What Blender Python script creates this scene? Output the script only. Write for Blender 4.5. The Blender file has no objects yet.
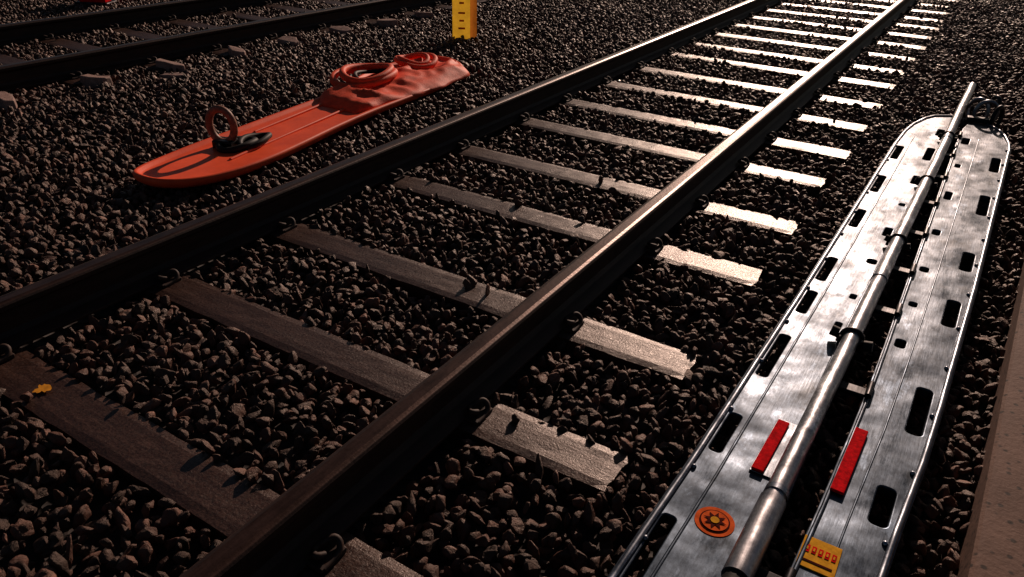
import bpy, bmesh, math, random
import numpy as np
from mathutils import Vector, Matrix, noise
random.seed(7); rng=np.random.default_rng(7)
S=bpy.context.scene; COL=S.collection
S.view_settings.view_transform='Standard'; S.view_settings.look='None'; S.view_settings.exposure=0

# ---------------------------------------------------------------- helpers
def link(o,parent=None):
    COL.objects.link(o)
    if parent: o.parent=parent
    return o
def empty(name):
    o=bpy.data.objects.new(name,None); o.empty_display_size=.1; return link(o)
def mesh_obj(name,verts,faces,mat,parent=None,smooth=False):
    me=bpy.data.meshes.new(name); me.from_pydata([tuple(v) for v in verts],[],faces); me.update()
    bm=bmesh.new(); bm.from_mesh(me); bmesh.ops.recalc_face_normals(bm,faces=bm.faces); bm.to_mesh(me); bm.free()
    if mat: me.materials.append(mat)
    if smooth:
        for p in me.polygons: p.use_smooth=True
    return link(bpy.data.objects.new(name,me),parent)
def bm_obj(name,bm,mat,parent=None,smooth=False):
    me=bpy.data.meshes.new(name); bm.to_mesh(me); bm.free()
    if mat: me.materials.append(mat)
    for p in me.polygons: p.use_smooth=smooth
    return link(bpy.data.objects.new(name,me),parent)
def bevel(o,w,seg=2):
    m=o.modifiers.new("b",'BEVEL'); m.width=w; m.segments=seg; m.limit_method='ANGLE'; m.angle_limit=math.radians(35); return o
def box(name,c,s,mat,parent=None,rz=0,bw=.003):
    bm=bmesh.new(); bmesh.ops.create_cube(bm,size=1,matrix=Matrix.Translation(c)@Matrix.Rotation(rz,4,'Z')@Matrix.Diagonal((s[0],s[1],s[2],1)))
    o=bm_obj(name,bm,mat,parent); 
    if bw: bevel(o,bw)
    return o
def tube(name,pts,r,mat,parent=None,cyclic=False,spline='POLY',res=6):
    cu=bpy.data.curves.new(name,'CURVE'); cu.dimensions='3D'; cu.bevel_depth=r; cu.bevel_resolution=res; cu.use_fill_caps=True
    if spline=='POLY':
        sp=cu.splines.new('POLY'); sp.points.add(len(pts)-1)
        for i,p in enumerate(pts): sp.points[i].co=(*p,1)
        sp.use_cyclic_u=cyclic
    else:
        sp=cu.splines.new('NURBS'); sp.points.add(len(pts)-1)
        for i,p in enumerate(pts): sp.points[i].co=(*p,1)
        sp.use_cyclic_u=cyclic; sp.order_u=4; sp.use_endpoint_u=not cyclic; sp.resolution_u=8
    sp.use_smooth=True
    o=bpy.data.objects.new(name,cu); cu.materials.append(mat); return link(o,parent)
def ring(c,rx,ry,n=28,wob=0,rot=0,plane='XY',ang=0):
    out=[]
    for i in range(n):
        a=2*math.pi*i/n; x=rx*math.cos(a); y=ry*math.sin(a)
        x,y=x*math.cos(rot)-y*math.sin(rot),x*math.sin(rot)+y*math.cos(rot)
        if plane=='XY': p=(c[0]+x,c[1]+y,c[2]+wob*math.sin(2*a+1))
        else: p=(c[0]+x*math.cos(ang),c[1]+x*math.sin(ang),c[2]+y)
        out.append(p)
    return out
def plate(name,outline,holes,z,ext,bev,mat,parent=None):
    """flat plate with real holes cut through it"""
    cu=bpy.data.curves.new(name,'CURVE'); cu.dimensions='2D'; cu.fill_mode='BOTH'; cu.extrude=ext; cu.bevel_depth=bev; cu.bevel_resolution=3
    for loop in [outline]+holes:
        sp=cu.splines.new('POLY'); sp.points.add(len(loop)-1)
        for i,p in enumerate(loop): sp.points[i].co=(p[0],p[1],0,1)
        sp.use_cyclic_u=True
    o=bpy.data.objects.new(name,cu); o.location.z=z; cu.materials.append(mat); return link(o,parent)
def slot(cx,cy,w,l,rz=0,n=5):
    r=min(w,l)/2*.75; pts=[]
    for sx,sy,a0 in ((1,1,0),(-1,1,90),(-1,-1,180),(1,-1,270)):
        for i in range(n):
            a=math.radians(a0+90*i/(n-1)); pts.append((sx*(w/2-r)+r*math.cos(a),sy*(l/2-r)+r*math.sin(a)))
    c,s=math.cos(rz),math.sin(rz)
    return [(cx+x*c-y*s,cy+x*s+y*c) for x,y in pts]

# ---------------------------------------------------------------- materials
def mat(name):
    m=bpy.data.materials.new(name); m.use_nodes=True; nt=m.node_tree; b=nt.nodes["Principled BSDF"]; return m,nt,b
def N(nt,t,**k):
    n=nt.nodes.new(t)
    for a,v in k.items(): setattr(n,a,v)
    return n
def nz(nt,scale,det=6,rough=.6,vec=None,stretch=None):
    n=N(nt,"ShaderNodeTexNoise"); n.inputs['Scale'].default_value=scale; n.inputs['Detail'].default_value=det; n.inputs['Roughness'].default_value=rough
    tc=N(nt,"ShaderNodeTexCoord")
    if stretch:
        mp=N(nt,"ShaderNodeMapping"); mp.inputs['Scale'].default_value=stretch
        nt.links.new(tc.outputs['Object'],mp.inputs[0]); nt.links.new(mp.outputs[0],n.inputs['Vector'])
    else: nt.links.new(tc.outputs['Object'],n.inputs['Vector'])
    return n
def ramp(nt,src,stops):
    r=N(nt,"ShaderNodeValToRGB"); e=r.color_ramp.elements
    e[0].position=stops[0][0]; e[0].color=(*stops[0][1],1); e[1].position=stops[-1][0]; e[1].color=(*stops[-1][1],1)
    for p,c in stops[1:-1]:
        x=e.new(p); x.color=(*c,1)
    nt.links.new(src,r.inputs[0]); return r
def bump(nt,b,src,st,dist=.01,prev=None):
    bp=N(nt,"ShaderNodeBump"); bp.inputs['Strength'].default_value=st; bp.inputs['Distance'].default_value=dist
    nt.links.new(src,bp.inputs['Height'])
    if prev: nt.links.new(prev.outputs[0],bp.inputs['Normal'])
    nt.links.new(bp.outputs[0],b.inputs['Normal']); return bp
def g(v): return (v,v,v)

# stones
M_ROCK,nt,b=mat("ballast_stone")
oi=N(nt,"ShaderNodeObjectInfo"); r=ramp(nt,oi.outputs['Random'],[(0,(.016,.008,.0065)),(.35,(.036,.017,.013)),(.6,(.10,.038,.025)),(.85,(.048,.026,.020)),(1,(.19,.09,.064))])
n=nz(nt,60,5); mx=N(nt,"ShaderNodeMix",data_type='RGBA',blend_type='MULTIPLY'); mx.inputs[0].default_value=.85
r2=ramp(nt,n.outputs[0],[(.3,g(.3)),(.7,g(1.5))])
nt.links.new(r.outputs[0],mx.inputs[6]); nt.links.new(r2.outputs[0],mx.inputs[7]); nt.links.new(mx.outputs[2],b.inputs['Base Color'])
n9=nz(nt,45,4); rr=ramp(nt,n9.outputs[0],[(.35,g(.34)),(.65,g(.7))]); nt.links.new(rr.outputs[0],b.inputs['Roughness']); b.inputs['Specular IOR Level'].default_value=.65
b.inputs['Specular Tint'].default_value=(1,.78,.67,1)
n2=nz(nt,90,7,.7); bump(nt,b,n2.outputs[0],1.,.007)
# dust under stones
M_SOIL,nt,b=mat("ground_soil")
n=nz(nt,25,8); r=ramp(nt,n.outputs[0],[(.35,(.008,.006,.006)),(.7,(.035,.024,.020))]); nt.links.new(r.outputs[0],b.inputs['Base Color']); b.inputs['Roughness'].default_value=.8
v=N(nt,"ShaderNodeTexVoronoi"); v.inputs['Scale'].default_value=22; tc=N(nt,"ShaderNodeTexCoord"); nt.links.new(tc.outputs['Object'],v.inputs['Vector']); bump(nt,b,v.outputs[0],1,.03)
# sleepers
M_SLP,nt,b=mat("sleeper_wood")
n=nz(nt,9,8,.65,stretch=(.6,5,3)); r=ramp(nt,n.outputs[0],[(.3,(.024,.010,.007)),(.55,(.048,.023,.016)),(.75,(.085,.045,.033))])
ns=nz(nt,130,4,.7); rs=ramp(nt,ns.outputs[0],[(.36,g(.3)),(.5,g(1)),(.66,g(1.5))])
mx=N(nt,"ShaderNodeMix",data_type='RGBA',blend_type='MULTIPLY'); mx.inputs[0].default_value=.75
nt.links.new(r.outputs[0],mx.inputs[6]); nt.links.new(rs.outputs[0],mx.inputs[7]); nt.links.new(mx.outputs[2],b.inputs['Base Color'])
n3=nz(nt,110,5,.7); rr=ramp(nt,n3.outputs[0],[(.38,g(.26)),(.62,g(.48))]); nt.links.new(rr.outputs[0],b.inputs['Roughness']); b.inputs['Specular IOR Level'].default_value=.68; b.inputs['Specular Tint'].default_value=(1,.86,.80,1)
n4=nz(nt,140,4,.7); bp=bump(nt,b,n.outputs[0],.25,.005); bump(nt,b,n4.outputs[0],.6,.003,bp)
M_SLAB,nt,b=mat("broken_concrete"); n=nz(nt,30,7,.7); r=ramp(nt,n.outputs[0],[(.3,(.16,.085,.068)),(.7,(.38,.25,.21))]); nt.links.new(r.outputs[0],b.inputs['Base Color']); b.inputs['Roughness'].default_value=.75; n4=nz(nt,80,4,.7); bump(nt,b,n4.outputs[0],.6,.006)
# rails
M_RAIL,nt,b=mat("rail_steel")
n=nz(nt,14,8,.7,stretch=(3,.6,3)); r=ramp(nt,n.outputs[0],[(.3,(.012,.0055,.004)),(.7,(.05,.021,.014))])
ge=N(nt,"ShaderNodeTexCoord"); sx=N(nt,"ShaderNodeSeparateXYZ"); nt.links.new(ge.outputs['Object'],sx.inputs[0])
mr=N(nt,"ShaderNodeMapRange"); mr.inputs[1].default_value=.151; mr.inputs[2].default_value=.158; nt.links.new(sx.outputs[2],mr.inputs[0])
mx=N(nt,"ShaderNodeMix",data_type='RGBA'); nt.links.new(mr.outputs[0],mx.inputs[0]); nt.links.new(r.outputs[0],mx.inputs[6]); 
r3=ramp(nt,n.outputs[0],[(.3,(.032,.016,.012)),(.7,(.105,.058,.045))]); nt.links.new(r3.outputs[0],mx.inputs[7])
nt.links.new(mx.outputs[2],b.inputs['Base Color'])
mm=N(nt,"ShaderNodeMath",operation='MULTIPLY'); mm.inputs[1].default_value=.7; nt.links.new(mr.outputs[0],mm.inputs[0]); nt.links.new(mm.outputs[0],b.inputs['Metallic'])
rr=N(nt,"ShaderNodeMapRange"); rr.inputs[3].default_value=.6; rr.inputs[4].default_value=.32; nt.links.new(mr.outputs[0],rr.inputs[0]); nt.links.new(rr.outputs[0],b.inputs['Roughness'])
b.inputs['Specular IOR Level'].default_value=.35
n5=nz(nt,90,5); bump(nt,b,n5.outputs[0],.25,.003)
M_CLIP,nt,b=mat("rusty_clip"); n=nz(nt,60,5); r=ramp(nt,n.outputs[0],[(.3,(.012,.007,.006)),(.7,(.06,.03,.02))]); nt.links.new(r.outputs[0],b.inputs['Base Color']); b.inputs['Roughness'].default_value=.65; b.inputs['Specular IOR Level'].default_value=.35
# aluminium
def alu(name,base,lo,hi,met=1.,patch=.35):
    m,nt,b=mat(name)
    n=nz(nt,4.2,9,.70,stretch=(1.8,.8,1)); r=ramp(nt,n.outputs[0],[(.34,tuple(c*patch for c in base)),(.47,base),(.56,tuple(c*.75 for c in base)),(.62,tuple(min(1,c*1.8) for c in base)),(.72,tuple(min(1,c*2.6) for c in base))])
    sc=nz(nt,60,5,.8,stretch=(3,.25,1)); rs=ramp(nt,sc.outputs[0],[(.35,g(.6)),(.6,g(1)),(.72,g(1.8))])
    sp=nz(nt,70,6,.8); rs2=ramp(nt,sp.outputs[0],[(.38,g(.55)),(.52,g(1)),(.68,g(1.5))])
    mx=N(nt,"ShaderNodeMix",data_type='RGBA',blend_type='MULTIPLY'); mx.inputs[0].default_value=.55
    mx2=N(nt,"ShaderNodeMix",data_type='RGBA',blend_type='MULTIPLY'); mx2.inputs[0].default_value=.55
    nt.links.new(r.outputs[0],mx.inputs[6]); nt.links.new(rs.outputs[0],mx.inputs[7]); nt.links.new(mx.outputs[2],mx2.inputs[6]); nt.links.new(rs2.outputs[0],mx2.inputs[7]); nt.links.new(mx2.outputs[2],b.inputs['Base Color'])
    b.inputs['Metallic'].default_value=met
    n2=nz(nt,12,9,.8,stretch=(1.5,.6,1)); rr=ramp(nt,n2.outputs[0],[(.35,g(lo)),(.65,g(hi))]); nt.links.new(rr.outputs[0],b.inputs['Roughness'])
    n3=nz(nt,35,4,.5,stretch=(4,.4,1)); bp=bump(nt,b,n3.outputs[0],.12,.003)
    n6=nz(nt,5,2,.4); bump(nt,b,n6.outputs[0],.6,.03,bp)
    return m
M_ALU=alu("worn_aluminium",(.066,.090,.122),.27,.55)
M_RIM=alu("rim_aluminium",(.26,.29,.34),.28,.45,patch=.6)
M_TUBE=alu("tube_aluminium",(.42,.42,.45),.3,.45,patch=.75)
M_DMET=alu("dark_steel",(.030,.030,.035),.35,.55)
def simple(name,c,rough=.5,met=0,sc=30,var=.35,bs=.15,spec=.3):
    m,nt,b=mat(name); n=nz(nt,sc,6); r=ramp(nt,n.outputs[0],[(.3,tuple(x*(1-var) for x in c)),(.7,tuple(min(1,x*(1+var*.5)) for x in c))]); nt.links.new(r.outputs[0],b.inputs['Base Color']); b.inputs['Roughness'].default_value=rough; b.inputs['Metallic'].default_value=met; b.inputs['Specular IOR Level'].default_value=spec
    n2=nz(nt,sc*4,4); bump(nt,b,n2.outputs[0],bs,.003); return m
M_BLACK=simple("black_rubber",(.012,.012,.012),.6,spec=.2)
M_RED=simple("red_reflector",(.80,.006,.012),.85,sc=80,spec=.02,var=.5)
M_ORG=simple("orange_plastic",(1.0,.105,.030),.45,sc=9,var=.22,spec=.25)
M_STRAP=simple("orange_strap",(1.0,.095,.032),.6,sc=25,var=.35,bs=.6,spec=.2)
M_RUST=simple("rusty_steel",(.26,.11,.07),.5,sc=40,var=.6,bs=.4)
M_LABO=simple("label_orange",(.85,.14,.03),.85,sc=60,spec=.03)
M_LABD=simple("label_dark",(.08,.01,.008),.85,spec=.03)
M_LABY=simple("label_yellow",(.90,.42,.03),.85,spec=.03,sc=50)
M_YEL=simple("yellow_paint",(.70,.29,.02),.6,sc=60,spec=.2)
def translucent(name,c):
    m,nt,b=mat(name); b.inputs['Base Color'].default_value=(*c,1); b.inputs['Roughness'].default_value=.5
    t=N(nt,"ShaderNodeBsdfTranslucent"); mixs=N(nt,"ShaderNodeMixShader"); mixs.inputs[0].default_value=.5
    n=nz(nt,18,6); r=ramp(nt,n.outputs[0],[(.3,tuple(x*.7 for x in c)),(.7,c)]); nt.links.new(r.outputs[0],t.inputs[0]); nt.links.new(r.outputs[0],b.inputs['Base Color'])
    nt.links.new(b.outputs[0],mixs.inputs[1]); nt.links.new(t.outputs[0],mixs.inputs[2]); nt.links.new(mixs.outputs[0],nt.nodes["Material Output"].inputs[0]); return m
M_PLY=translucent("yellow_plastic",(.90,.55,.04)); M_PLO=translucent("amber_plastic",(.75,.25,.03))
M_CONC,nt,b=mat("platform_concrete"); n=nz(nt,6,8,.7); r=ramp(nt,n.outputs[0],[(.3,(.11,.056,.038)),(.7,(.21,.12,.088))])
v=N(nt,"ShaderNodeTexVoronoi"); v.inputs['Scale'].default_value=30; v.inputs['Randomness'].default_value=1; tc=N(nt,"ShaderNodeTexCoord"); nt.links.new(tc.outputs['Object'],v.inputs['Vector'])
rv=ramp(nt,v.outputs[0],[(.16,g(.08)),(.27,g(1))]); mx=N(nt,"ShaderNodeMix",data_type='RGBA',blend_type='MULTIPLY'); mx.inputs[0].default_value=.9
nt.links.new(r.outputs[0],mx.inputs[6]); nt.links.new(rv.outputs[0],mx.inputs[7]); nt.links.new(mx.outputs[2],b.inputs['Base Color']); b.inputs['Roughness'].default_value=.75; b.inputs['Specular IOR Level'].default_value=.3
n7=nz(nt,70,6); bump(nt,b,n7.outputs[0],.5,.004)

# ---------------------------------------------------------------- ground
mesh_obj("ground",[(-400,-400,-.07),(400,-400,-.07),(400,400,-.07),(-400,400,-.07)],[(0,1,2,3)],M_SOIL)

# track layout
XR=-1.122; XL=XR-1.505
YS=[-.55,.115,.785,1.445,2.075,2.865,3.49,4.205,4.815,5.49,6.16,6.88,7.48]
while YS[-1]<40: YS.append(YS[-1]+.675+random.uniform(-.02,.02))
YS=[y+.085 for y in YS]
X2=-5.925; X2L=X2-1.5
YS2=[3.15+.65*k for k in range(-7,50)]
SLW=.172
RAILP=[(.07,0),(.07,.011),(.022,.028),(.010,.045),(.009,.112),(.030,.125),(.036,.131),(.036,.148),(.031,.156),(.018,.160)]
def rail(name,x,y0,y1,parent):
    prof=RAILP+[(-a,z) for a,z in reversed(RAILP)]; n=len(prof)
    ys=np.arange(y0,y1+.5,.5); V=[];F=[]
    for y in ys:
        for a,z in prof: V.append((x+a,y,z))
    for j in range(len(ys)-1):
        for i in range(n):
            k=(i+1)%n; F.append((j*n+i,j*n+k,(j+1)*n+k,(j+1)*n+i))
    F.append(tuple(range(n))); F.append(tuple((len(ys)-1)*n+i for i in range(n)))
    o=mesh_obj(name,V,F,M_RAIL,parent); bevel(o,.002,2); return o
def sleeper(name,x0,x1,y,parent,w=SLW,zoff=0):
    bm=bmesh.new(); nx=60
    dz=random.uniform(-.003,.003)+zoff; tw=random.uniform(-.006,.006)
    ny=6
    def pt(i,j,top):
        x=x0+(x1-x0)*i/nx; yy=-w/2+w*j/ny
        e=(.005*noise.noise((x*9,y*3.1,j*1.7)) if j in(0,ny) else 0)
        if i in(0,nx): x+=.012*noise.noise((y*7,j*2.1,i))
        return (x,y+yy+e+tw*(x-x0),dz+ (0.002*noise.noise((x*14,yy*30,y)) - (.005 if (j in(0,ny) or i in (0,nx)) else 0) if top else -.13))
    T=[[bm.verts.new(pt(i,j,True)) for j in range(ny+1)] for i in range(nx+1)]
    B=[[bm.verts.new(pt(i,j,False)) for j in (0,ny)] for i in range(nx+1)]
    for i in range(nx):
        for j in range(ny): bm.faces.new((T[i][j],T[i+1][j],T[i+1][j+1],T[i][j+1]))
        bm.faces.new((B[i][0],B[i+1][0],T[i+1][0],T[i][0])); bm.faces.new((T[i][ny],T[i+1][ny],B[i+1][1],B[i][1]))
    bm.faces.new([T[0][j] for j in range(ny,-1,-1)]+[B[0][0],B[0][1]][::1]); bm.faces.new([T[nx][j] for j in range(ny+1)]+[B[nx][1],B[nx][0]])
    bmesh.ops.recalc_face_normals(bm,faces=bm.faces)
    return bm_obj(name,bm,M_SLP,parent,False)
def clips(name,xs,ys,parent):
    cu=bpy.data.curves.new(name,'CURVE'); cu.dimensions='3D'; cu.bevel_depth=.009; cu.bevel_resolution=3; cu.use_fill_caps=True
    for x in xs:
        for y in ys:
            for s in(-1,1):
                P=[(.110,-.034,.004),(.110,.02,.006),(.100,.040,.026),(.080,.038,.038),(.070,.012,.034),(.058,-.002,.024),(.070,-.024,.030),(.088,-.036,.036),(.094,-.01,.024)]
                sp=cu.splines.new('NURBS'); sp.points.add(len(P)-1); sp.order_u=3; sp.use_endpoint_u=True; sp.resolution_u=3
                for i,p in enumerate(P): sp.points[i].co=(x+s*p[0],y+s*p[1],p[2],1)
    cu.materials.append(M_CLIP); link(bpy.data.objects.new(name,cu),parent)
    bm=bmesh.new()
    for x in xs:
        for y in ys:
            for s in(-1,1):
                bmesh.ops.create_cube(bm,size=1,matrix=Matrix.Translation((x+s*.09,y,.005))@Matrix.Diagonal((.05,.09,.016,1)))
    bevel(bm_obj(name+"_shoulders",bm,M_CLIP,parent),.004)
tr=empty("railway_track")
rail("rail_near",XR,-3,40,tr); rail("rail_far",XL,-3,40,tr)
for i,y in enumerate(YS): sleeper("sleeper_%d"%i,XL-.5,XR+.555+random.uniform(-.012,.012),y,tr)
clips("rail_clips",[XR,XL],[y for y in YS if y<16],tr)
bm=bmesh.new(); vs=[]
for i in range(22):
    a=2*math.pi*i/22; rr_=.022*(1+.9*noise.noise((math.cos(a)*2.5,math.sin(a)*2.5,.3))); vs.append(bm.verts.new((-2.26+rr_*math.cos(a)*1.1,.862+rr_*math.sin(a),.006)))
bm.faces.new(vs); bm_obj("paint_mark",bm,M_YEL,tr)
tr2=empty("railway_track.001")
rail("rail_near",X2,-3,40,tr2); rail("rail_far",X2L,-3,40,tr2)
for i,y in enumerate(YS2): sleeper("sleeper_%d"%i,X2L-.5,X2+.36+random.uniform(-.12,.10),y,tr2,.2)
clips("rail_clips",[X2,X2L],[y for y in YS2 if y<12],tr2)

# ---------------------------------------------------------------- ballast (one instanced object)
rockcol=bpy.data.collections.new("ballast_stone_shapes")
for k in range(16):
    r_=random.Random(100+k); bm=bmesh.new()
    sx_,sy_,sz_=r_.uniform(.95,1.4),r_.uniform(.72,1.),r_.uniform(.6,.85)
    for i in range(17):
        v=Vector((r_.gauss(0,1),r_.gauss(0,1),r_.gauss(0,1))).normalized()*r_.uniform(.80,1.12)
        bm.verts.new((v.x*sx_*.0245,v.y*sy_*.0245,v.z*sz_*.0245))
    h=bmesh.ops.convex_hull(bm,input=bm.verts)
    bmesh.ops.delete(bm,geom=[x for x in h['geom_interior'] if isinstance(x,bmesh.types.BMVert)],context='VERTS')
    bmesh.ops.dissolve_limit(bm,angle_limit=.30,verts=bm.verts,edges=bm.edges)
    bmesh.ops.triangulate(bm,faces=bm.faces)
    bmesh.ops.subdivide_edges(bm,edges=bm.edges,cuts=2,use_grid_fill=True)
    bmesh.ops.smooth_vert(bm,verts=bm.verts,factor=.5,use_axis_x=True,use_axis_y=True,use_axis_z=True)
    for v in bm.verts: v.co+=v.co.normalized()*.0038*noise.noise(v.co*80+Vector((k*3,0,0)))
    me=bpy.data.meshes.new("stone"); bm.to_mesh(me); bm.free(); me.materials.append(M_ROCK)
    for p in me.polygons: p.use_smooth=(k%3!=0)
    rockcol.objects.link(bpy.data.objects.new("stone",me))
def sstep(a,b,x): t=np.clip((x-a)/(b-a),0,1); return t*t*(3-2*t)
pts=[]
for layer,(sp,zb,ymax) in enumerate([(.043,-.030,17),(.056,-.010,17)]):
    gx,gy=np.meshgrid(np.arange(-12.5,2.2,sp),np.arange(-1.0,ymax,sp)); gx=gx.ravel();gy=gy.ravel()
    gx=gx+rng.uniform(-.5,.5,gx.size)*sp; gy=gy+rng.uniform(-.5,.5,gx.size)*sp
    keep=(gy>-.55*(gx+1.6)-.5)&(gx<.5+.1*gy)&(gy<4.6+.92*(gx+9.8)+2.2)
    gx,gy=gx[keep],gy[keep]
    und=.010*np.sin(gx*3.1+gy*1.3)+.009*np.sin(gx*1.7-gy*2.9+1)+.006*np.sin(gx*7.3+gy*5.1)
    z=zb+rng.uniform(-.012,.012,gx.size)+und*.8
    sh=sstep(0,.2,(XL-.12)-gx)*(1-sstep(-.35,0,(X2+.45)-gx))
    z+=sh*.034
    # stones under the rescue board are pressed down
    cb=-3.40-.125*(gy-2.2); ub=(np.abs(gx-cb)<.40)&(gy>1.98)&(gy<5.15); z=np.where(ub&(np.abs(gx-cb)<.30),np.minimum(z,-.004),z)
    dead=np.zeros(gx.size,bool)
    mg=rng.uniform(-.006,.018,gx.size)
    for ys,x0,x1,w in ((YS,XL-.12,XR+.565,SLW),(YS2,X2L-.5,X2+.42,.2)):
        for y in ys:
            dead|=(np.abs(gy-y)<w/2+mg)&(gx>x0)&(gx<x1)
    for x in (XR,XL,X2,X2L): 
        dead|=(np.abs(gx-x)<.088)
    keepf=~dead|((rng.random(gx.size)<.005)&(np.abs(gx-XR)>.1)&(np.abs(gx-XL)>.1)&(layer==0))
    z=np.where(dead,.012,z)
    inst=(gx>-.45)&(gx<.32)&(gy<6.1); z=np.where(inst,np.minimum(z,-.03),z)
    pts.append(np.stack([gx,gy,z],1)[keepf])
pts=np.concatenate(pts)
me=bpy.data.meshes.new("gravel_ballast"); me.vertices.add(len(pts)); me.vertices.foreach_set("co",pts.astype(np.float32).ravel()); me.update()
gb=link(bpy.data.objects.new("gravel_ballast",me))
ng=bpy.data.node_groups.new("scatter_stones","GeometryNodeTree")
ng.interface.new_socket("Geometry",in_out='INPUT',socket_type='NodeSocketGeometry'); ng.interface.new_socket("Geometry",in_out='OUTPUT',socket_type='NodeSocketGeometry')
gi=ng.nodes.new("NodeGroupInput"); go=ng.nodes.new("NodeGroupOutput"); ip=ng.nodes.new("GeometryNodeInstanceOnPoints")
ci=ng.nodes.new("GeometryNodeCollectionInfo"); ci.inputs['Collection'].default_value=rockcol; ci.inputs['Separate Children'].default_value=True; ci.inputs['Reset Children'].default_value=True
rv1=ng.nodes.new("FunctionNodeRandomValue"); rv1.data_type='FLOAT_VECTOR'; rv1.inputs[0].default_value=(0,0,0); rv1.inputs[1].default_value=(6.283,6.283,6.283)
rv2=ng.nodes.new("FunctionNodeRandomValue"); rv2.data_type='FLOAT_VECTOR'; rv2.inputs[0].default_value=(.5,.5,.5); rv2.inputs[1].default_value=(1.45,1.4,1.4); rv2.inputs['Seed'].default_value=5
L=ng.links.new
L(gi.outputs[0],ip.inputs['Points']); L(ci.outputs[0],ip.inputs['Instance']); ip.inputs['Pick Instance'].default_value=True
L(rv1.outputs[0],ip.inputs['Rotation']); L(rv2.outputs[0],ip.inputs['Scale']); L(ip.outputs[0],go.inputs[0])
md=gb.modifiers.new("scatter",'NODES'); md.node_group=ng
# broken flat slabs lying by the second track
for k,(x,y,s) in enumerate(((-5.25,3.56,.13),(-5.62,3.18,.17),(-5.60,3.80,.16),(-5.58,4.45,.14),(-5.55,5.05,.15),(-5.55,5.72,.15),(-5.52,6.38,.15),(-5.50,7.0,.17),(-5.05,7.05,.10),(-5.62,2.5,.17))):
    bm=bmesh.new(); n_=9; top=[];bot=[]; r_=random.Random(k)
    for i in range(n_):
        a=2*math.pi*i/n_; rr_=s*r_.uniform(.6,1.08)*(.8 if i%2 else 1); top.append(bm.verts.new((x+rr_*math.cos(a)*1.1,y+rr_*.55*math.sin(a),.044+.012*math.cos(a+k)))); bot.append(bm.verts.new((x+rr_*math.cos(a)*1.15,y+rr_*.6*math.sin(a),-.03)))
    bm.faces.new(top); bm.faces.new(bot[::-1])
    for i in range(n_): bm.faces.new((bot[i],bot[(i+1)%n_],top[(i+1)%n_],top[i]))
    bevel(bm_obj("stone_slab",bm,M_SLAB),.008)

# ---------------------------------------------------------------- platform edge
V=[];F=[]
ysk=np.arange(-2,16,.25)
def xk(y): return .222+.0470*y
for y in ysk:
    w=.004*noise.noise((y*4,0,0)); V+=[(xk(y)+w,y,-.12),(xk(y)+w,y,.112),(xk(y)+.008+w,y,.12),(xk(y)+3,y,.12),(xk(y)+3,y,-.12)]
for j in range(len(ysk)-1):
    for i in range(4): F.append((j*5+i,j*5+i+1,(j+1)*5+i+1,(j+1)*5+i))
mesh_obj("concrete_platform",V,F,M_CONC)

# ---------------------------------------------------------------- folded rescue stretcher
st=empty("rescue_stretcher")
ZT=.068
def lerp(pts,y):
    for (y0,x0),(y1,x1) in zip(pts,pts[1:]):
        if y<=y1: return x0+(x1-x0)*(y-y0)/(y1-y0)
    return pts[-1][1]
LO=[(.7,-.415),(1.15,-.408),(1.65,-.390),(2.81,-.368),(5.14,-.338)]
LI=[(.7,-.135),(1.3,-.125),(2.5,-.115),(5.9,-.035)]
RI=[(.7,-.065),(1.37,-.055),(1.7,-.040),(2.34,-.022),(4.2,-.015),(5.8,-.010)]
RO=[(.7,.11),(1.49,.135),(2.05,.180),(3.22,.225),(5.37,.282)]
ysl=list(np.linspace(.75,5.1,16))
outL=[(lerp(LO,y),y) for y in ysl]+[(-.325,5.4),(-.30,5.6),(-.25,5.8),(-.19,5.9),(-.10,5.97),(-.055,5.97),(-.04,5.9)]+[(lerp(LI,y),y) for y in reversed(ysl)]
yr=list(np.linspace(.75,5.35,16))
outR=[(lerp(RI,y),y) for y in yr]+[(.0,5.7),(.02,5.84),(.07,5.90),(.14,5.90),(.21,5.80),(.25,5.66),(.275,5.5)]+[(lerp(RO,y),y) for y in reversed(yr)]
sl=math.radians(-1)
HL=[slot(lerp(LO,(a+b_)/2)+.045,(a+b_)/2,.045,b_-a,sl) for a,b_ in ((1.12,1.41),(1.70,1.91),(2.14,2.45),(2.63,2.84),(2.94,3.20),(3.58,3.84),(4.12,4.42),(4.75,5.05))]
HL+=[slot(lerp(LI,y)-.075,y,w,l,sl) for y,w,l in ((2.62,.03,.06),(2.88,.03,.05),(3.25,.045,.06),(3.62,.04,.12),(4.02,.035,.05),(4.45,.04,.16),(4.98,.05,.28),(5.5,.05,.18))]
HR=[slot(lerp(RO,(a+b_)/2)-.058,(a+b_)/2,.054,b_-a,sl) for a,b_ in ((1.66,1.83),(2.10,2.38),(2.84,3.08),(3.38,3.6),(4.1,4.42),(4.85,5.15))]
HR+=[slot(lerp(RI,y)+.045,y,w,l,sl) for y,w,l in ((2.62,.04,.07),(2.95,.035,.05),(3.3,.04,.06),(3.75,.04,.08),(4.3,.04,.14),(4.85,.035,.08),(5.4,.05,.16))]
plate("leaf_left",outL,HL,ZT-.018,.014,.004,M_ALU,st)
plate("leaf_right",outR,HR,ZT-.018,.014,.004,M_ALU,st)
tube("rim_left",[(x+ (0.010 if x<-.2 else -.004),y,ZT+.002) for x,y in outL[:23]],.009,M_RIM,st)
tube("rim_right",[(x-.009,y,ZT+.002) for x,y in outR[19:]],.009,M_RIM,st)
tube("rim_right_inner",[(lerp(RI,y)+.008,y,ZT+.001) for y in yr],.006,M_ALU,st)
tube("bead_left",[(lerp(LO,y)+.085,y,ZT-.002) for y in np.linspace(.8,5.3,12)],.005,M_ALU,st)
tube("bead_left_2",[(lerp(LI,y)-.045,y,ZT-.002) for y in np.linspace(1.3,5.6,12)],.005,M_ALU,st)
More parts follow.
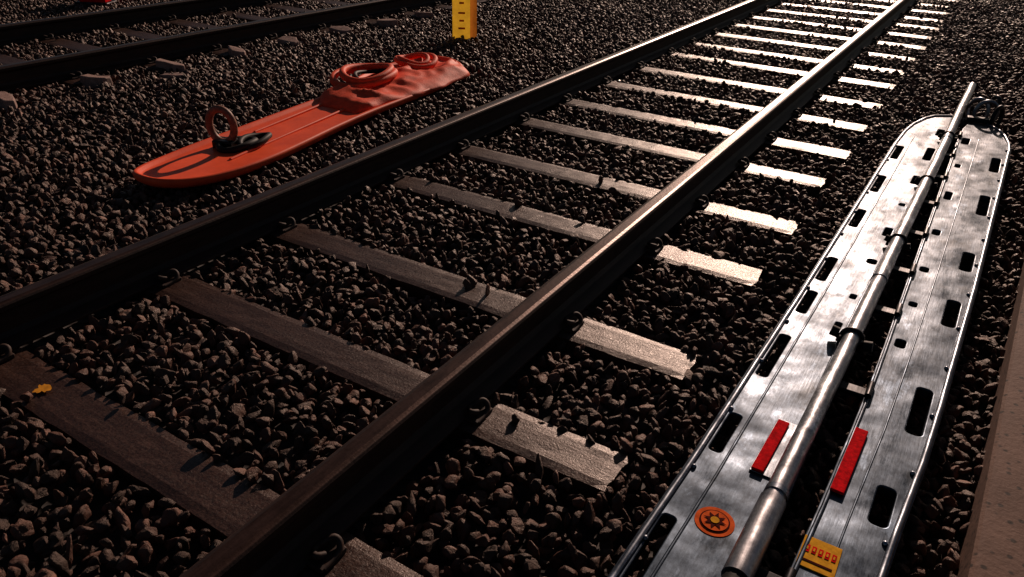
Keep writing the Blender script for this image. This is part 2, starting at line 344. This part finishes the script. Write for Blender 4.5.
tube("bead_right",[(lerp(RI,y)+.085*(lerp(RO,y)-lerp(RI,y))/.22,y,ZT-.002) for y in np.linspace(.8,5.5,12)],.004,M_ALU,st)
for y in (1.35,2.25,2.85,3.25,3.70,4.15,4.6,5.05,5.5):
    xa,xb=lerp(LI,y)-.02,lerp(RI,y)+.025
    box("hinge_bar",((xa+xb)/2,y,.058),(xb-xa,.045,.018),M_DMET,st,0,.004)
    tube("hinge_knuckle",[(xb-.02,y-.04,.078),(xb-.02,y+.04,.078)],.011,M_DMET,st)
def xt(y): return -.158+ (y-1.0)*.0212
tube("pole",[(xt(y)+.0012*math.sin(y*3),y,.105+(.0 if y<5.5 else (y-5.5)*.02)) for y in np.linspace(1.30,6.75,24)],.028,M_TUBE,st,res=10)
tube("pole_sleeve",[(xt(1.27),1.27,.105),(xt(1.56),1.56,.105)],.034,M_TUBE,st,res=8)
tube("pole_grip",[(xt(1.235),1.235,.105),(xt(1.272),1.272,.105)],.029,M_BLACK,st)
tube("pole_tip",[(xt(6.74),6.74,.13),(xt(6.80),6.80,.131)],.020,M_TUBE,st)
for y in (1.58,3.0,5.2):
    tube("pole_collar",[(xt(y),y,.105),(xt(y+.02),y+.02,.105)],.0315,M_RIM,st)
for y in (2.50,3.45,4.35,5.3):
    x=xt(y); s_=1 if y<3 else .75
    box("clamp_block",(x,y,.090),(.080*s_,.07*s_,.045),M_DMET,st,bw=.008)
    tube("clamp_strap",[(x-.038,y,.075),(x-.034,y,.125),(x,y,.140),(x+.034,y,.125),(x+.038,y,.075)],.010*s_,M_DMET,st,spline='NURBS')
    for s in(-1,1):
        tube("clamp_knob",[(x+s*.045*s_,y-.02*s,.095),(x+s*.072*s_,y-.02*s,.10)],.019*s_,M_BLACK,st)
bm=bmesh.new()
for y in np.arange(1.3,5.7,.31):
    for x in (lerp(LI,y)-.032,lerp(LO,y)+.022,lerp(RO,y)-.022):
        bmesh.ops.create_uvsphere(bm,u_segments=10,v_segments=6,radius=.008,matrix=Matrix.Translation((x,y,ZT+.001)))
bm_obj("rivets",bm,M_RIM,st,True)
rz=math.radians(-2)
box("reflector_plate",(-.195,1.815,ZT+.0025),(.075,.27,.004),M_RIM,st,rz,.001)
box("reflector",(-.213,1.81,ZT+.009),(.034,.255,.008),M_RED,st,rz,.003)
box("reflector",(-.010,1.875,ZT+.008),(.036,.31,.009),M_RED,st,rz,.003)
def disc(name,c,r,z,m,n=40,star=None):
    bm=bmesh.new(); vs=[]
    for i in range(n):
        rr=r*(1 if not star else (star if i%2 else 1)); a=2*math.pi*i/n; vs.append(bm.verts.new((c[0]+rr*math.cos(a),c[1]+rr*math.sin(a),z)))
    bm.faces.new(vs); return bm_obj(name,bm,m,st)
c=(-.255,1.447); z0=ZT+.0015
disc("badge",c,.050,z0,M_LABO); disc("badge_ring",c,.038,z0+.0015,M_LABD); disc("badge_field",c,.034,z0+.003,M_LABO); disc("badge_star",c,.030,z0+.0045,M_LABD,16,.5); disc("badge_core",c,.011,z0+.006,M_LABY)
box("label",(-.006,1.478,ZT+.002),(.088,.105,.003),M_LABY,st,0,.001)
for k in range(5):
    box("label_print",(-.036+.0155*k,1.488,ZT+.0045),(.010,.024,.001),M_RED,st,0,0)
    box("label_print",(-.036+.0155*k,1.488,ZT+.0055),(.004,.010,.001),M_LABY,st,0,0)
box("label_print",(-.006,1.448,ZT+.0045),(.07,.006,.001),M_LABD,st,0,0)
for k,(cx,cy,cz,ang) in enumerate(((.10,6.02,.11,.3),(.17,5.95,.10,1.2),(.05,6.1,.10,-.5),(.14,6.15,.12,2.0))):
    P=[(cx+.07*math.cos(a)*math.cos(ang),cy+.07*math.cos(a)*math.sin(ang),cz+.085*math.sin(a)) for a in np.linspace(-.8,4.0,16)]
    tube("end_hook",P,.013,M_DMET if k%2 else M_RIM,st)
box("end_bracket",(.08,5.93,.085),(.16,.06,.03),M_DMET,st,.1,.006)

# ---------------------------------------------------------------- orange rescue board
ob=empty("rescue_board"); ob.location.z=.012
co=[(-3.44,2.02),(-3.52,2.06),(-3.60,2.22),(-3.66,2.55),(-3.69,2.86),(-3.75,3.3),(-3.80,3.74),(-3.93,4.1),(-4.03,4.42),(-4.07,4.7),(-4.05,4.90),(-3.95,5.05),(-3.78,5.10),(-3.58,5.04),(-3.44,4.86),(-3.34,4.46),(-3.32,4.0),(-3.30,3.64),(-3.25,3.25),(-3.18,2.88),(-3.14,2.60),(-3.14,2.36),(-3.20,2.14),(-3.30,2.03)]
def smooth_loop(P,n=3):
    for _ in range(n):
        Q=[]
        for i in range(len(P)):
            a=P[i];b_=P[(i+1)%len(P)]; Q+=[(a[0]*.75+b_[0]*.25,a[1]*.75+b_[1]*.25),(a[0]*.25+b_[0]*.75,a[1]*.25+b_[1]*.75)]
        P=Q
    return P
cl=smooth_loop(co,2); n=len(cl)
area=sum(cl[i][0]*cl[(i+1)%n][1]-cl[(i+1)%n][0]*cl[i][1] for i in range(n)); sgn=1 if area>0 else -1
def inset(P,d):
    out=[]
    for i in range(len(P)):
        a=Vector(P[i-1]);b_=Vector(P[(i+1)%len(P)]); t=(b_-a).normalized(); out.append((P[i][0]-t.y*d*sgn,P[i][1]+t.x*d*sgn))
    return out
levels=[(.02,.012),(.0,.03),(-.004,.055),(.008,.066),(.022,.064),(.032,.050),(.06,.046)]
V=[];F=[]
def lift(y): return .05*max(0,(2.35-y)/.35)**2*.5+.03*max(0,(y-4.7)/.4)**2
for d,z in levels:
    for x,y in inset(cl,d): V.append((x,y,z+.012+lift(y)))
for l in range(len(levels)-1):
    for i in range(n):
        k=(i+1)%n; F.append((l*n+i,l*n+k,(l+1)*n+k,(l+1)*n+i))
F.append(tuple((len(levels)-1)*n+i for i in range(n))); F.append(tuple(range(n)))
o=mesh_obj("shell",V,F,M_ORG,ob,True)
for x_,a,b_ in ((-.10,2.9,3.6),(.10,2.5,3.6)):
    tube("deck_rib",[(-3.38-(y-2.3)*.16+x_,y,.062) for y in np.linspace(a,b_,8)],.010,M_ORG,ob)
tube("ring_handle",ring((-3.50,2.62,.185),.075,.095,24,plane='XZ',ang=.35),.021,M_RUST,ob,True)
tube("ring_lashing",ring((-3.44,2.66,.082),.075,.11,24,.008),.019,M_BLACK,ob,True)
tube("ring_lashing_2",ring((-3.41,2.76,.085),.06,.12,24,.01,.3),.016,M_BLACK,ob,True)
box("ring_foot",(-3.49,2.62,.085),(.12,.09,.05),M_DMET,ob,.3,.01)
bm=bmesh.new(); nu,nv=34,60; grid=[]
for j in range(nv+1):
    row=[]
    for i in range(nu+1):
        u=i/nu*2-1; v=j/nv; y=3.55+v*1.42; 
        cx=-3.545-.13*v-.03*math.sin(v*5); wd=.215+.10*math.sin(min(1,v*1.3)*math.pi*.75)+.02*noise.noise((v*9,3,1))
        if v>.85: wd*=math.sqrt(max(.02,1-((v-.85)/.16)**2))
        if v<.08: wd*=.75+3*v
        x=cx+u*wd
        h=.045*(1-abs(u)**4)*(1-max(0,(v-.93)/.07))*min(1,v/.05)
        q=Vector((x*4.0,y*3.2,.5)); rg=1-abs(noise.noise(q)*2.2); rg2=1-abs(noise.noise(q*2.3+Vector((5,1,0)))*2)
        h+=(.038*rg*rg*(1 if rg>0 else 0)+.014*rg2)*(1-u**6)*min(1,v/.08)
        row.append(bm.verts.new((x,y,.062+h)))
    grid.append(row)
for j in range(nv):
    for i in range(nu): bm.faces.new((grid[j][i],grid[j][i+1],grid[j+1][i+1],grid[j+1][i]))
o=bm_obj("folded_cover",bm,M_STRAP,ob,True); sm=o.modifiers.new("s",'SOLIDIFY'); sm.thickness=.008
for k,(c_,rx,ry,z,m,rad) in enumerate((((-3.74,4.06),.19,.27,.145,M_STRAP,.026),((-3.73,4.08),.16,.23,.175,M_STRAP,.024),((-3.70,4.10),.12,.18,.150,M_BLACK,.014),((-3.78,4.70),.15,.19,.140,M_STRAP,.022),((-3.79,4.68),.11,.14,.155,M_STRAP,.018))):
    tube("strap_coil",ring((c_[0],c_[1],z),rx,ry,32,.014,.15+k*.2),rad,m,ob,True)

# ---------------------------------------------------------------- yellow marker (post shaped as thin translucent sheet so backlight brightens its face)
yp=empty("marker_post")
rzp=.50
pc=Vector((-4.325,6.13,0)); ax=Vector((math.cos(rzp),math.sin(rzp),0)); ay=Vector((-math.sin(rzp),math.cos(rzp),0))
def sheet(name,p0,p1,z0,z1,m):
    bm=bmesh.new(); nn=10; A=[];B=[]
    for i in range(nn+1):
        t=i/nn; p=p0.lerp(p1,t)+ay*(-.006*math.sin(math.pi*t)); A.append(bm.verts.new((p.x,p.y,z0))); B.append(bm.verts.new((p.x,p.y,z1)))
    for i in range(nn): bm.faces.new((A[i],A[i+1],B[i+1],B[i]))
    return bm_obj(name,bm,m,yp,True)
sheet("face",pc-ax*.115,pc+ax*.055,.02,.60,M_PLY)
sheet("flange",pc+ax*.055,pc+ax*.115+ay*.04,.02,.60,M_PLO)
box("foot",(pc.x,pc.y+.01,.012),(.27,.14,.035),M_DMET,yp,rzp,.006)
for k,zz in enumerate((.13,.20,.27,.36,.44)):
    p=pc-ax*.025-ay*.010; box("figure",(p.x,p.y,zz),(.065-.02*(k%2),.004,.018),M_PLO,yp,rzp,.001)
gs=empty("ground_signal")
box("housing",(-8.85,5.22,.12),(.30,.16,.24),M_RED,gs,.5,.02); box("hood",(-8.85,5.20,.255),(.34,.22,.03),M_BLACK,gs,.5,.008); box("base",(-8.85,5.22,-.01),(.38,.22,.06),M_DMET,gs,.5,.01)

# ---------------------------------------------------------------- light
az=math.radians(9); el=math.radians(21.5)
sd=Vector((-math.sin(az)*math.cos(el),math.cos(az)*math.cos(el),math.sin(el)))
sun=bpy.data.lights.new("sun",'SUN'); sun.energy=3.4; sun.angle=math.radians(.6); sun.color=(1,.72,.57)
so=link(bpy.data.objects.new("sun",sun)); so.rotation_mode='QUATERNION'; so.rotation_quaternion=(-sd).to_track_quat('-Z','Y'); so.location=(0,0,10)
w=bpy.data.worlds.new("World"); S.world=w; w.use_nodes=True; nt=w.node_tree; bg=nt.nodes["Background"]
sk=nt.nodes.new("ShaderNodeTexSky"); sk.sky_type='NISHITA'; sk.sun_disc=False; sk.sun_elevation=el; sk.sun_rotation=-az
nt.links.new(sk.outputs[0],bg.inputs[0]); bg.inputs[1].default_value=.016

# ---------------------------------------------------------------- camera
f,pit,yaw,roll,h=750.14,.5127,.5433,.031,1.4972
fw=Vector((-math.sin(yaw)*math.cos(pit),math.cos(yaw)*math.cos(pit),-math.sin(pit)))
r0=Vector((math.cos(yaw),math.sin(yaw),0)); u0=r0.cross(fw); rr_=r0*math.cos(roll)+u0*math.sin(roll); uu=rr_.cross(fw)
cam=bpy.data.cameras.new("Camera"); cam.sensor_width=36; cam.lens=36*f/1024; cam.clip_end=1000; cam.clip_start=.05
co_=bpy.data.objects.new("Camera",cam); COL.objects.link(co_)
M=Matrix((rr_,uu,-fw)).transposed().to_4x4(); M.translation=Vector((0,0,h)); co_.matrix_world=M
S.camera=co_
